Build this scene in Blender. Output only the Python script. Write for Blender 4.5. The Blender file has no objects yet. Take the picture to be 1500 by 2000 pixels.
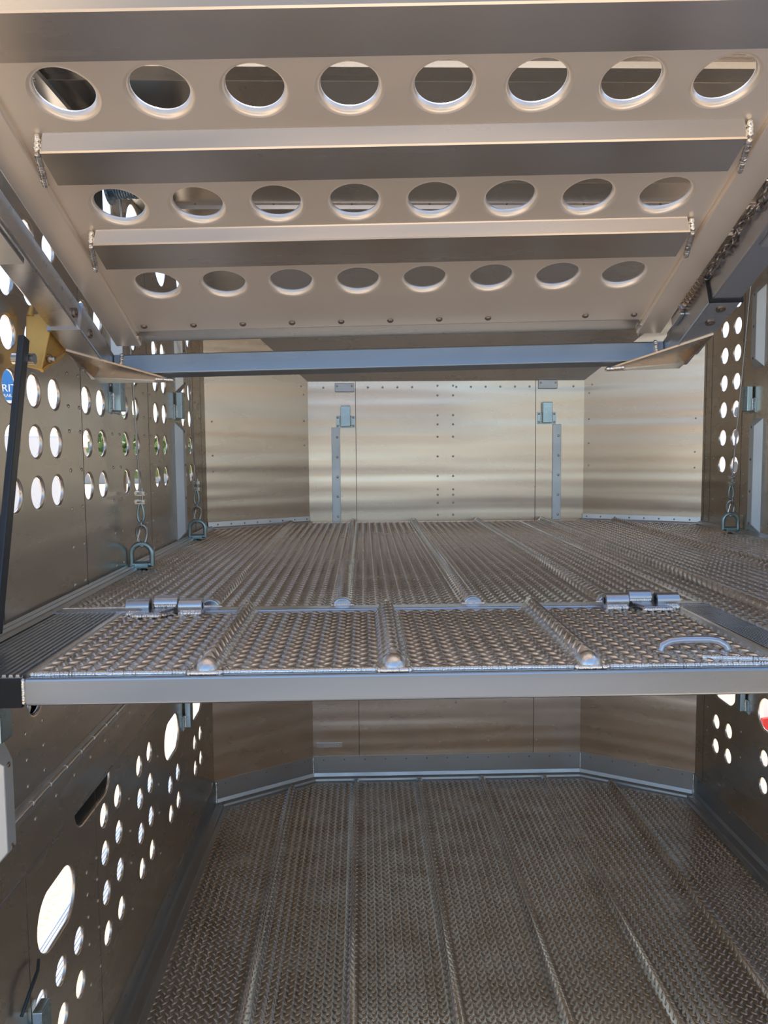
import bpy, bmesh, math, random
from mathutils import Vector, Matrix
from math import sin, cos, pi, radians, sqrt, atan2
random.seed(7)
SC = bpy.context.scene
COL = SC.collection

# ------------------------------------------------------------------ camera
FPX = 1525.5
pt, yw, rl = radians(4.5123), radians(1.478), radians(-0.4522)
fw = Vector((sin(yw)*cos(pt), cos(yw)*cos(pt), -sin(pt)))
r0 = Vector((cos(yw), -sin(yw), 0)); u0 = r0.cross(fw)
RR = r0*cos(rl) + u0*sin(rl); UU = u0*cos(rl) - r0*sin(rl)
cam_d = bpy.data.cameras.new('camera'); cam = bpy.data.objects.new('camera', cam_d); COL.objects.link(cam)
cam_d.sensor_fit = 'VERTICAL'; cam_d.sensor_height = 36; cam_d.lens = FPX/2000*36
cam_d.clip_start = .02; cam_d.clip_end = 500
m3 = Matrix((RR, UU, -fw)).transposed(); cam.matrix_world = m3.to_4x4()
SC.camera = cam

# ------------------------------------------------------------------ world, sun, exposure
W = bpy.data.worlds.new('sky'); SC.world = W; W.use_nodes = True
nt = W.node_tree; nt.nodes.clear()
wo = nt.nodes.new('ShaderNodeOutputWorld'); bg = nt.nodes.new('ShaderNodeBackground')
sky = nt.nodes.new('ShaderNodeTexSky'); sky.sky_type = 'NISHITA'; sky.sun_disc = False
sky.sun_elevation = radians(62); sky.sun_rotation = radians(0); sky.altitude = 200; sky.air_density = 1.0; sky.dust_density = 1.6
bg.inputs['Strength'].default_value = 0.19
nt.links.new(sky.outputs[0], bg.inputs[0]); nt.links.new(bg.outputs[0], wo.inputs[0])
sd = bpy.data.lights.new('sun', 'SUN'); so = bpy.data.objects.new('sun', sd); COL.objects.link(so)
sd.energy = 4.2; sd.angle = radians(.6); sd.color = (1, .94, .84)
so.rotation_euler = (radians(-25), 0, radians(1))
so.location = (0, 0, 20)
SC.view_settings.view_transform = 'Standard'; SC.view_settings.look = 'None'
SC.view_settings.gamma = 1; SC.view_settings.use_curve_mapping = False
SC.view_settings.exposure = 0.8
try:
    SC.cycles.max_bounces = 16; SC.cycles.glossy_bounces = 12; SC.cycles.diffuse_bounces = 5
    SC.cycles.sample_clamp_indirect = 6
except Exception: pass

# ------------------------------------------------------------------ materials
def mat(name, base, metal=1.0, rough=.35, bands=None, bump=0, bscale=(1, 1, 1), nscale=6, rvar=.08, cvar=.06, spec=None, dist=.002, fine=0):
    m = bpy.data.materials.new(name); m.use_nodes = True; t = m.node_tree; N = t.nodes; Lk = t.links
    p = N['Principled BSDF']; p.inputs['Metallic'].default_value = metal
    tc = N.new('ShaderNodeTexCoord'); mp = N.new('ShaderNodeMapping'); mp.inputs['Scale'].default_value = bscale
    Lk.new(tc.outputs['Object'], mp.inputs[0])
    n1 = N.new('ShaderNodeTexNoise'); n1.inputs['Scale'].default_value = nscale; n1.inputs['Detail'].default_value = 4
    Lk.new(mp.outputs[0], n1.inputs['Vector'])
    cr = N.new('ShaderNodeMixRGB'); cr.inputs[1].default_value = (*[c*(1-cvar) for c in base], 1); cr.inputs[2].default_value = (*[min(1, c*(1+cvar)) for c in base], 1)
    Lk.new(n1.outputs[0], cr.inputs[0]); Lk.new(cr.outputs[0], p.inputs['Base Color'])
    mr = N.new('ShaderNodeMapRange'); mr.inputs[1].default_value = .25; mr.inputs[2].default_value = .75
    mr.inputs[3].default_value = max(.03, rough-rvar); mr.inputs[4].default_value = rough+rvar
    Lk.new(n1.outputs[0], mr.inputs[0]); Lk.new(mr.outputs[0], p.inputs['Roughness'])
    last = None
    if bump:
        n2 = N.new('ShaderNodeTexNoise'); n2.inputs['Scale'].default_value = 1.0; n2.inputs['Detail'].default_value = 0.0
        mp2 = N.new('ShaderNodeMapping'); mp2.inputs['Scale'].default_value = bands or (3, 3, 3)
        Lk.new(tc.outputs['Object'], mp2.inputs[0]); Lk.new(mp2.outputs[0], n2.inputs['Vector'])
        b = N.new('ShaderNodeBump'); b.inputs['Strength'].default_value = bump; b.inputs['Distance'].default_value = dist
        Lk.new(n2.outputs[0], b.inputs['Height']); last = b
    if fine:
        n3 = N.new('ShaderNodeTexNoise'); n3.inputs['Scale'].default_value = 260; n3.inputs['Detail'].default_value = 2
        Lk.new(tc.outputs['Object'], n3.inputs['Vector'])
        b2 = N.new('ShaderNodeBump'); b2.inputs['Strength'].default_value = fine; b2.inputs['Distance'].default_value = .0006
        Lk.new(n3.outputs[0], b2.inputs['Height'])
        if last: Lk.new(last.outputs[0], b2.inputs['Normal'])
        last = b2
    if last: Lk.new(last.outputs[0], p.inputs['Normal'])
    return m

M = {}
M['sheet'] = mat('sheet_aluminium', (.68, .63, .57), 1, .27, bands=(.8, .8, 16), bump=.5, dist=.004, nscale=3, bscale=(1, 1, 3), rvar=.04, cvar=.03)
M['front'] = mat('front_sheet_aluminium', (.68, .60, .51), 1, .26, bands=(.8, .8, 17), bump=.8, dist=.0045, nscale=2.5, bscale=(1, 1, 4), rvar=.04, cvar=.03)
M['gate'] = mat('gate_aluminium', (.95, .85, .74), .66, .34, bands=(1.2, 9, 3), bump=.4, dist=.003, nscale=4, bscale=(.4, 2, 1), cvar=.05, rvar=.05)
M['gate_rib'] = mat('extruded_aluminium', (.72, .66, .59), 1, .26, bands=(.6, 30, 30), bump=.25, dist=.001, nscale=4, bscale=(.4, 4, 4), rvar=.04)
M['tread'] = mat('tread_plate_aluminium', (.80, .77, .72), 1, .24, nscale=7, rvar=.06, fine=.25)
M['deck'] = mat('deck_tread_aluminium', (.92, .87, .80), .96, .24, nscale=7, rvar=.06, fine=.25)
M['bar'] = mat('satin_bar_aluminium', (.58, .60, .64), 1, .28, bands=(.6, 1, 50), bump=.3, dist=.0006, nscale=3, bscale=(.4, 2, 3), rvar=.04)
M['slate'] = mat('slate_grey_bar_aluminium', (.34, .385, .44), 1, .28, bands=(.6, 1, 50), bump=.3, dist=.0006, nscale=3, bscale=(.4, 2, 3), rvar=.04)
M['trim'] = mat('trim_aluminium', (.70, .71, .72), 1, .36, nscale=6)
M['ledge'] = mat('dull_ledge_aluminium', (.50, .53, .56), 1, .42, nscale=6)
M['zinc'] = mat('zinc_plated_steel', (.42, .56, .63), 1, .30, nscale=20)
M['ring'] = mat('galvanised_steel', (.34, .45, .46), 1, .32, nscale=30)
M['pale'] = mat('pale_satin_rail', (.80, .86, .90), .75, .5, nscale=6)
M['weld'] = mat('weld_bead', (.88, .85, .80), 1, .22, nscale=40, fine=.5)
M['rivet'] = mat('rivet_metal', (.62, .60, .56), 1, .28, nscale=40)
M['screw'] = mat('dark_screw', (.30, .25, .22), 1, .35, nscale=60)
M['black'] = mat('black_rubber_and_shade', (.010, .011, .012), 0, .6, nscale=10)  # rubber parts, and plain black for shade in the channel end and cutout
M['strut'] = mat('dark_painted_bar', (.045, .052, .06), .2, .34, nscale=10, cvar=.2)
M['yellow'] = mat('worn_yellow_paint', (.70, .43, .13), .45, .40, nscale=14, cvar=.35, bump=.3, bands=(30, 30, 30), dist=.001)
M['cable'] = mat('wire_rope', (.45, .46, .46), 1, .35, nscale=60)
M['brown'] = mat('rusty_spring', (.30, .20, .13), .8, .45, nscale=40)
M['drum'] = mat('blue_grey_winch', (.35, .48, .62), 1, .25, nscale=30)
M['seam'] = mat('dark_joint', (.16, .14, .12), .8, .4)
M['white'] = mat('white_paint', (.85, .86, .86), 0, .4)
M['vent'] = mat('dark_openings', (.12, .13, .14), 0, .6)
M['blue'] = mat('sign_blue', (.03, .20, .55), 0, .4)
M['signw'] = mat('sign_white', (.9, .9, .88), 0, .5)
M['red'] = mat('red_tape', (.75, .04, .04), 0, .4)
M['worn'] = mat('bounce_light_floor', (.72, .58, .44), .1, .6, nscale=5, cvar=.15)  # pale colour of the unseen rear floor, set to bounce light onto the gate
M['pad'] = mat('dark_reflection_pad', (.10, .11, .13), 0, .85, nscale=4, cvar=.2)
M['gravel'] = mat('tan_gravel', (.56, .44, .31), 0, .9, nscale=38, cvar=.55, rvar=.02, bump=.8, bands=(40, 40, 40), dist=.02)
M['leaf'] = mat('tree_leaves', (.20, .30, .12), 0, .7, nscale=9, cvar=.5)
M['bark'] = mat('tree_bark', (.18, .13, .09), 0, .9)
M['wallpaint'] = mat('pale_building_wall', (.66, .60, .52), 0, .7)
M['roofing'] = mat('roof_metal', (.45, .30, .24), 0, .6)

# ------------------------------------------------------------------ mesh helpers
class MB:
    def __init__(s): s.v = []; s.f = []; s.sm = []
    def add(s, vs, fs, smooth=False):
        o = len(s.v); s.v += [tuple(v) for v in vs]; s.f += [tuple(i+o for i in f) for f in fs]; s.sm += [smooth]*len(fs)
    def box(s, a, b):
        x0, y0, z0 = a; x1, y1, z1 = b
        s.add([(x0,y0,z0),(x1,y0,z0),(x1,y1,z0),(x0,y1,z0),(x0,y0,z1),(x1,y0,z1),(x1,y1,z1),(x0,y1,z1)],
              [(0,3,2,1),(4,5,6,7),(0,1,5,4),(1,2,6,5),(2,3,7,6),(3,0,4,7)])
    def bar(s, p, q, w, h, up=(0,0,1)):
        p = Vector(p); q = Vector(q); d = (q-p).normalized(); sd_ = d.cross(Vector(up)).normalized(); u = sd_.cross(d)
        vs = [c + sd_*a*w/2 + u*b*h/2 for c in (p, q) for a, b in ((-1,-1),(1,-1),(1,1),(-1,1))]
        s.add(vs, [(3,2,1,0),(4,5,6,7),(0,1,5,4),(1,2,6,5),(2,3,7,6),(3,0,4,7)])
    def prism(s, poly, ax, a, b):   # poly of 2D points; ax = extrusion axis index; remaining axes in order
        def mk(p, t):
            c = list(p); c.insert(ax, t); return c
        n = len(poly); vs = [mk(p, a) for p in poly] + [mk(p, b) for p in poly]
        s.add(vs, [tuple(range(n)), tuple(range(2*n-1, n-1, -1))] + [(i, (i+1)%n, (i+1)%n+n, i+n) for i in range(n)])
    def tube(s, pts, r, n=10, closed=False, cap=True):
        pts = [Vector(p) for p in pts]; k = len(pts); rs = r if isinstance(r, (list, tuple)) else [r]*k
        o = []; pu = None
        for i, p in enumerate(pts):
            if closed: d = pts[(i+1)%k]-pts[i-1]
            else: d = pts[min(i+1, k-1)]-pts[max(i-1, 0)]
            d.normalize()
            if pu is None: a = Vector((0,0,1)) if abs(d.z) < .9 else Vector((1,0,0)); pu = (a - d*a.dot(d)).normalized()
            else:
                pu = pu - d*pu.dot(d)
                pu = pu.normalized() if pu.length > 1e-6 else d.orthogonal().normalized()
            w = d.cross(pu)
            o += [p + (pu*cos(2*pi*j/n)+w*sin(2*pi*j/n))*rs[i] for j in range(n)]
        fs = []
        for i in range(k if closed else k-1):
            a = i*n; b = ((i+1)%k)*n
            fs += [(a+j, a+(j+1)%n, b+(j+1)%n, b+j) for j in range(n)]
        s.add(o, fs, True)
        if cap and not closed:
            e = o[:n]; s.add(e, [tuple(range(n-1, -1, -1))]); e = o[-n:]; s.add(e, [tuple(range(n))])
    def dome(s, c, nrm, r, h, n=12, under=0.0):
        c = Vector(c); nrm = Vector(nrm).normalized(); a = nrm.orthogonal().normalized(); b = nrm.cross(a)
        vs = []; prof = [(1.0, -under), (1.0, .0), (.92, .35), (.7, .7), (.38, .93)]
        for pr, ph in prof:
            vs += [c + (a*cos(2*pi*j/n)+b*sin(2*pi*j/n))*r*pr + nrm*ph*h for j in range(n)]
        vs.append(c + nrm*h); fs = []
        for i in range(len(prof)-1): fs += [(i*n+j, i*n+(j+1)%n, (i+1)*n+(j+1)%n, (i+1)*n+j) for j in range(n)]
        t = (len(prof)-1)*n; fs += [(t+j, t+(j+1)%n, len(vs)-1) for j in range(n)]
        s.add(vs, fs, True)
    def cyl(s, p, q, r, n=20, r2=None):
        p = Vector(p); q = Vector(q); d = (q-p).normalized(); a = d.orthogonal().normalized(); b = d.cross(a); r2 = r if r2 is None else r2
        vs = [p+(a*cos(2*pi*j/n)+b*sin(2*pi*j/n))*r for j in range(n)] + [q+(a*cos(2*pi*j/n)+b*sin(2*pi*j/n))*r2 for j in range(n)]
        s.add(vs, [(j, (j+1)%n, (j+1)%n+n, j+n) for j in range(n)], True)
        s.add(vs[:n], [tuple(range(n-1,-1,-1))]); s.add(vs[n:], [tuple(range(n))])
    def pipe(s, p, q, ro, ri, n=24):   # hollow knuckle
        p = Vector(p); q = Vector(q); d = (q-p).normalized(); a = d.orthogonal().normalized(); b = d.cross(a)
        def ring(c, r): return [c+(a*cos(2*pi*j/n)+b*sin(2*pi*j/n))*r for j in range(n)]
        vs = ring(p, ro)+ring(q, ro)+ring(q, ri)+ring(p, ri)
        for k in range(4):
            k2 = (k+1) % 4
            s.add(vs[k*n:k*n+n]+vs[k2*n:k2*n+n], [(j, (j+1)%n, (j+1)%n+n, j+n) for j in range(n)], k in (0, 2))
    def bead(s, p, q, r, step=None, flat=None):    # rippled weld bead
        s.cuts = getattr(s, 'cuts', [])+[(len(s.v), len(s.f))]
        p = Vector(p); q = Vector(q); L = (q-p).length; step = step or r*.9; k = max(3, int(L/step)); pts = []; rs = []
        for i in range(k*3+1):
            t = i/(k*3); ph = (i % 3)/3.0
            j = Vector((random.uniform(-1,1), random.uniform(-1,1), random.uniform(-1,1)))*r*.10
            pts.append(p.lerp(q, t)+j); rs.append(r*(1.05-.32*ph)*(.55 if i in (0, k*3) else 1))
        s.tube(pts, rs, 8)
    def build(s, name, m, parent=None):
        if name == 'weld' and len(getattr(s, 'cuts', [])) > 1:      # every bead is a part of its own
            cs = s.cuts+[(len(s.v), len(s.f))]; o = None
            for (a, fa), (b, fb) in zip(cs[:-1], cs[1:]):
                q = MB(); q.v = s.v[a:b]; q.f = [tuple(i-a for i in f) for f in s.f[fa:fb]]; q.sm = s.sm[fa:fb]; o = q.build('weld', m, parent)
            return o
        me = bpy.data.meshes.new(name); me.from_pydata(s.v, [], s.f); me.polygons.foreach_set('use_smooth', s.sm); me.update()
        bm = bmesh.new(); bm.from_mesh(me); bmesh.ops.recalc_face_normals(bm, faces=bm.faces); bm.to_mesh(me); bm.free()
        me.materials.append(M[m]); o = bpy.data.objects.new(name, me); COL.objects.link(o)
        if parent: o.parent = parent
        return o
def tag(o, label=None, cat=None, group=None, kind=None):
    if label: o['label'] = label
    if cat: o['category'] = cat
    if group: o['group'] = group
    if kind: o['kind'] = kind
    return o
def empty(name, loc=(0,0,0), label=None, cat=None, group=None):
    e = bpy.data.objects.new(name, None); COL.objects.link(e); e.location = loc; e.empty_display_size = .05
    return tag(e, label, cat, group)
def struct(o, label=None): o['kind'] = 'structure'; 
def copy_tree(o, parent=None):
    c = o.copy(); COL.objects.link(c)
    if parent: c.parent = parent
    for ch in list(o.children): copy_tree(ch, c)
    return c
def bev(o, w=.002, seg=2):
    b = o.modifiers.new('bevel', 'BEVEL'); b.width = w; b.segments = seg; b.limit_method = 'ANGLE'; b.angle_limit = radians(40); return o

def loop2(cx, cy, r, hl=0, n=40, ang=0):      # circle / obround outline (hl = half straight length)
    out = []
    for j in range(n):
        a = 2*pi*j/n; x = r*cos(a); y = r*sin(a)
        if hl: x += hl if cos(a) >= 0 else -hl
        out.append((cx+x*cos(ang)-y*sin(ang), cy+x*sin(ang)+y*cos(ang)))
    return out
def sheet(outer, holes, fmap, thick=.003, rim=.006, depth=.008, mb=None):
    """flat sheet with punched flanged holes. 2D -> fmap(a,b,c); c>0 is the far side. holes: (cx,cy,r,hl,ang) of the clear opening"""
    a0, a1 = min(p[0] for p in outer), max(p[0] for p in outer)
    holes = [h for h in holes if a0+.01 < h[0]-h[2]-rim-h[3] and h[0]+h[2]+rim+h[3] < a1-.01]
    cu = bpy.data.curves.new('tmp', 'CURVE'); cu.dimensions = '2D'; cu.fill_mode = 'BOTH'
    for lp in [outer] + [loop2(h[0], h[1], h[2]+rim, h[3], 40, h[4]) for h in holes]:
        sp = cu.splines.new('POLY'); sp.points.add(len(lp)-1)
        for i, (a, b) in enumerate(lp): sp.points[i].co = (a, b, 0, 1)
        sp.use_cyclic_u = True
    ob = bpy.data.objects.new('tmp', cu); COL.objects.link(ob)
    dg = bpy.context.evaluated_depsgraph_get(); me = bpy.data.meshes.new_from_object(ob.evaluated_get(dg))
    mb = mb or MB()
    V = [(v.co.x, v.co.y) for v in me.vertices]; F = [tuple(p.vertices) for p in me.polygons]
    mb.add([fmap(a, b, 0) for a, b in V], F); mb.add([fmap(a, b, thick) for a, b in V], F)
    n = len(outer)
    mb.add([fmap(a, b, 0) for a, b in outer]+[fmap(a, b, thick) for a, b in outer], [(i, (i+1)%n, (i+1)%n+n, i+n) for i in range(n)])
    bpy.data.objects.remove(ob); bpy.data.curves.remove(cu); bpy.data.meshes.remove(me)
    prof = [(rim, 0), (rim*.7, depth*.04), (rim*.4, depth*.16), (rim*.15, depth*.42), (0, depth*.75), (-.0003, depth), (.0025, depth), (.004, depth*.7), (rim, thick)]
    for h in holes:
        loops = [[fmap(a, b, c) for a, b in loop2(h[0], h[1], h[2]+o, h[3], 40, h[4])] for o, c in prof]
        vs = [p for l in loops for p in l]; k = 40
        mb.add(vs, [(i*k+j, i*k+(j+1)%k, (i+1)*k+(j+1)%k, (i+1)*k+j) for i in range(len(prof)-1) for j in range(k)], True)
    return mb

# tread plate: flat sheet with pressed ribs and raised lens-shaped bars in alternating directions
def tread(name, m, x0, x1, y0f, y1f, z, ribs, rw, rh, p=.033, ycap=None, parent=None, bl=.0140, bh=.0032, hw=.0036):
    def prof(x):
        for c in ribs:
            t = (x-c)/(rw/2)
            if abs(t) < 1: return rh*(.5+.5*cos(pi*t))**.8
        return 0.0
    def slope(x): return (prof(x+.001)-prof(x-.001))/.002
    mb = MB(); xs = []
    x = x0
    while x < x1-1e-6:
        xs.append(x)
        near = any(abs(x-c) < rw/2+.004 for c in ribs)
        st = .0045 if near else .02
        if not near:
            for c in ribs:
                if x < c-rw/2 < x+st: st = max(.001, c-rw/2-x)
        x += st
    xs.append(x1)
    vs = []; 
    for xx in xs:
        ya, yb = y0f(xx), y1f(xx); h = prof(xx)
        fr = ya+.03 if h > 0 else ya
        vs += [(xx, ya, z), (xx, ya+.022 if h > .001 else ya+.011, z+h), (xx, yb, z+h), (xx, ya, z-.004), (xx, yb, z-.004)]
    fs = []; 
    for i in range(len(xs)-1):
        a = i*5; b = a+5
        fs += [(a, b, b+1, a+1), (a+1, b+1, b+2, a+2), (a+3, a+4, b+4, b+3), (a, a+3, b+3, b), (a+2, b+2, b+4, a+4)]
    mb.add(vs, fs, True)
    # lens bars: arc-length walk
    s_ = 0; arc = [(0, x0)]; xx = x0
    while xx < x1:
        st = .002; s_ += st*sqrt(1+slope(xx+.001)**2); xx += st; arc.append((s_, xx))
    def x_at(s0):
        lo, hi = 0, len(arc)-1
        while hi-lo > 1:
            mid = (lo+hi)//2
            if arc[mid][0] < s0: lo = mid
            else: hi = mid
        a, b = arc[lo], arc[hi]; t = (s0-a[0])/max(1e-9, b[0]-a[0]); return a[1]+(b[1]-a[1])*t
    S = arc[-1][0]; h2 = p/2; ncol = int(S/h2)
    ymin = min(y0f(x0+.01), y0f(x1-.01), y0f((x0+x1)/2)); ymax = max(y1f(x0+.01), y1f(x1-.01), y1f((x0+x1)/2)); nrow = int((ymax-ymin)/h2)
    L_ = bl
    tpl = [(-1,0,0),(-.5,.8,0),(.0,1,0),(.5,.8,0),(1,0,0),(.5,-.8,0),(0,-1,0),(-.5,-.8,0),(-.55,0,.85),(0,0,1),(.55,0,.85)]
    tf = [(0,8,1),(1,8,9,2),(2,9,10,3),(3,10,4),(4,10,5),(5,10,9,6),(6,9,8,7),(7,8,0)]
    BV = []; BF = []
    for i in range(1, ncol):
        xc = x_at(i*h2); sl = slope(xc); nn = sqrt(1+sl*sl); tx, tz = 1/nn, sl/nn; nx, nz = -sl/nn, 1/nn; zc = z+prof(xc)
        ya, yb = y0f(xc)+ (.03 if prof(xc) > .001 else .014), y1f(xc)-.014
        for j in range(1, nrow):
            if (i+j) % 2: continue
            yc = ymin + j*h2
            if yc < ya or yc > yb: continue
            an = radians(52) if i % 2 else radians(-52)
            # direction: seen from above, long axis nearer x
            ca, sa = cos(an*.84), sin(an*.84)
            o = len(BV)
            for lx, ly, lz in tpl:
                a = lx*L_; b = ly*hw; uu = a*ca-b*sa; ww = a*sa+b*ca; hh = lz*bh-.0002
                BV.append((xc+uu*tx+hh*nx, yc+ww, zc+uu*tz+hh*nz))
            BF += [tuple(k+o for k in f) for f in tf]
    mb.add(BV, BF, True)
    me = bpy.data.meshes.new(name); me.from_pydata(mb.v, [], mb.f); me.polygons.foreach_set('use_smooth', mb.sm)
    me.materials.append(M[m]); me.update()
    o = bpy.data.objects.new(name, me); COL.objects.link(o)
    if parent: o.parent = parent
    return o

XL, XR, YC, YB, XBL, XBR = -.785, 1.72, 3.93, 4.24, -.295, 1.20
ZF, ZD, ZT = -1.821, -.3885, .95
YN = -2.4      # open rear end of the trailer behind the camera
def yback(x, off=0):
    if x < XBL: return YC + (x-XL)/(XBL-XL)*(YB-YC)-off
    if x > XBR: return YC + (XR-x)/(XR-XBR)*(YB-YC)-off
    return YB-off

# ------------------------------------------------------------------ setting: floor, walls, roof
fl = tread('floor', 'tread', XL+.06, XR-.06, lambda x: 1.2, lambda x: yback(x, .05), ZF, [-.405, -.057, .291, .639, .987, 1.335], .05, .020)
struct(fl)
g = MB(); g.box((XL, YN, ZF-.06), (XR, YB, ZF-.006)); g.box((XL, YN, ZF-.006), (XR, 1.2, ZF)); o = g.build('floor', 'worn'); struct(o)  # rear stretch is unseen, kept bright to throw light up at the gate

def rivets(parent, pts, nrm, r=.0055, h=.003, m='rivet', name='rivet'):
    g = MB(); g.dome((0,0,0), nrm, r, h, 10); first = g.build(name, m, parent); first.location = pts[0]
    for p in pts[1:]:
        c = first.copy(); COL.objects.link(c); c.parent = parent; c.location = p

# left wall
up_cols = [1.655, 1.78, 1.905, 2.028, 2.258, 2.382, 2.616, 2.741, 3.012, 3.136, 3.465, 3.592]
holes = [(y, z, .0365, 0, 0) for y in up_cols for z in (-.096, .027, .149, .268, .387, .508)]
holes += [(y, .750, .100, 0, 0) for y in (-2.4, -1.9, -1.4, -.9, -.4, .2, .54, .86, 1.18, 1.50, 1.82, 2.14, 2.46, 2.80, 3.14, 3.50)]
holes += [(y, z, .0365, 0, 0) for y in (1.16, 1.285, 1.41, 1.53, .80, .92, .44, .56, .08, .20, -.28, -.16, -.64, -.52, -1.0, -.88, -1.4, -1.28, -1.8, -1.68, -2.2, -2.08) for z in (-.096, .027, .149, .268, .387, .508)]
holes += [(1.775, -.575, .040, 0, 0)]
for y in (1.672, 1.796, 1.922, 2.048, 1.3, 1.18, .8, .68, .3, .18, -.3, -.42, -1, -1.12): holes += [(y, z, .033, 0, 0) for z in (-1.322, -1.448)]
for y in (2.28, 2.411, 2.647, 2.776): holes += [(y, z, .033, 0, 0) for z in (-1.081, -1.198, -1.322, -1.450)]
for y in (3.058, 3.185, 3.513, 3.633): holes += [(y, z, .033, 0, 0) for z in (-1.329, -1.449)]
for y in (1.915, 3.105, 3.57, 1.24, .74, .24, -.36, -1.06): holes += [(y, -1.148, .074, .046, 0)]
holes += [(2.197, -.966, .056, .088, 0)]
YL = 1.02      # left wall is left off behind this, unseen, to let daylight in
holes = [h for h in holes if h[0] > YL+.13]
wl = sheet([(YL, ZF-.06), (YC, ZF-.06), (YC, ZT), (YL, ZT)], holes, lambda a, b, c: (XL-c, a, b)).build('wall_left', 'sheet'); struct(wl)
rv = [(XL, y, z) for y in (2.12, 2.20, 2.478, 2.553, 2.84, 2.925) for z in (.30, .21, .124, .058, -.047, -.15, -.254, -.357)]
rv += [(XL, y, z) for y in (3.70, 3.79) for z in (.30, .23, .16, .08, -.01, -.09, -.2)]
rv += [(XL, y, z) for y in (2.12, 2.20) for z in (-1.17, -1.235, -1.30, -1.38, -1.50)]
rv += [(XL, y, z) for y in (2.52, 2.88) for z in (-1.14, -1.25, -1.36, -1.52)]
rivets(wl, rv, (1, 0, 0), .0055, .0035)
g = MB()
for y, za, zb in ((2.217, ZD, ZT), (2.90, ZD, ZT), (3.655, ZD, ZT), (3.83, ZD, ZT), (2.205, ZF, -.96), (1.742, ZF, -.96), (1.70, ZD, .6)): g.box((XL, y-.0009, za), (XL+.0008, y+.0009, zb))
g.build('panel_joint', 'seam', wl)

# right wall
rc = [3.592, 3.717, 3.16, 3.04, 2.70, 2.58, 2.2, 2.08, 1.7, 1.58, 1.2, 1.08, .7, .58, .2, .08, -.5, -.62, -1.2, -1.32]
holes = [(y, z, .0365, 0, 0) for y in rc for z in (-.080, .047, .179, .305, .435, .558, .68)]
holes += [(y, z, .033, 0, 0) for y in (3.575, 3.705, 3.245, 3.115, 2.78, 2.65) for z in (-1.343, -1.465)]
holes += [(y, -1.148, .068, .048, 0) for y in (3.63, 3.19, 2.75)]
wr = sheet([(YN, ZF-.06), (YC, ZF-.06), (YC, ZT), (YN, ZT)], holes, lambda a, b, c: (XR+c, a, b)).build('wall_right', 'sheet'); struct(wr)
rv = [(XR, y, z) for y in (3.80, 3.885) for z in (.53, .45, .33, .25, .20, .10, .05, -.05, -.15, -.25, -.34)]
rv += [(XR, y, z) for y in (3.50,) for z in (.62, .48, .40, .33, .09, -.02, -.12, -.22, -.31)]
rv += [(XR, y, z) for y in (3.80, 3.45) for z in (-1.0, -1.08, -1.2, -1.3, -1.42)]
rivets(wr, rv, (-1, 0, 0), .0055, .0035)
g = MB()
for y, za, zb in ((3.838, ZD, ZT), (3.525, ZD, ZT), (3.905, ZD, ZT), (3.838, ZF, -.5)): g.box((XR-.0012, y-.0012, za), (XR, y+.0012, zb))
g.build('panel_joint', 'seam', wr)

# front wall and the two angled corner walls
g = MB(); g.box((XBL, YB, ZF-.06), (XBR, YB+.004, .37)); wf = g.build('wall_front', 'front'); struct(wf)
rv = [(x, YB, z) for x in (.403, .487) for z in (.345, .293, .187, .138, .071, -.035, -.142, -.214, -.244, -.287, -.353)]
rv += [(-.211+.0795*i, YB, .338) for i in range(18) if i not in (1, 2, 7, 8, 15, 16)]
rv += [(.14+.273*i, YB, -1.473) for i in range(3)] + [(.23+.273*i, YB, -1.40) for i in range(4)] + [(.23+.273*i, YB, -1.543) for i in range(4)] + [(.143+.27*i, YB, -1.623) for i in range(4)] + [(-.25, YB, -1.43), (-.21, YB, -1.43)]
rivets(wf, rv, (0, -1, 0), .006, .004)
g = MB()
for x in (-.039, .936): g.box((x-.0015, YB-.0015, ZF), (x+.0015, YB, .37))
g.build('panel_joint', 'seam', wf)
# subtle overlap plates of the front wall (the side thirds stand slightly proud)
g = MB()
for sgn in (1,):
    vs = [(XL, YC, ZF-.06), (XBL, YB, ZF-.06), (XBL, YB, .37), (XL, YC, .81)]
    q = [(x-.002, y+.003, z) for x, y, z in vs]; g.add(vs+q, [(0,1,2,3), (7,6,5,4), (0,4,5,1), (1,5,6,2), (2,6,7,3), (3,7,4,0)])
wa = g.build('wall_front_left', 'front'); struct(wa)
g = MB(); vs = [(XR, YC, ZF-.06), (XBR, YB, ZF-.06), (XBR, YB, .37), (XR, YC, .81)]
q = [(x+.002, y+.003, z) for x, y, z in vs]; g.add(vs+q, [(0,1,2,3), (7,6,5,4), (0,4,5,1), (1,5,6,2), (2,6,7,3), (3,7,4,0)])
wb = g.build('wall_front_right', 'front'); struct(wb)
def on_ang(side, t, z, off=.001):
    if side < 0: p = Vector((XL, YC, z)).lerp(Vector((XBL, YB, z)), t); n = Vector((YB-YC, -(XBL-XL), 0)).normalized()
    else: p = Vector((XR, YC, z)).lerp(Vector((XBR, YB, z)), t); n = Vector((-(YB-YC), -(XR-XBR), 0)).normalized()
    return p+n*off, n
for side, wobj in ((-1, wa), (1, wb)):
    pts = [on_ang(side, t, z)[0] for t, z in ((.955, .30), (.955, .16), (.955, .03), (.955, -.09), (.06, .15), (.06, -.02), (.06, -.1), (.93, .345))]
    rivets(wobj, pts, on_ang(side, 0, 0)[1], .0045, .003)
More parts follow.
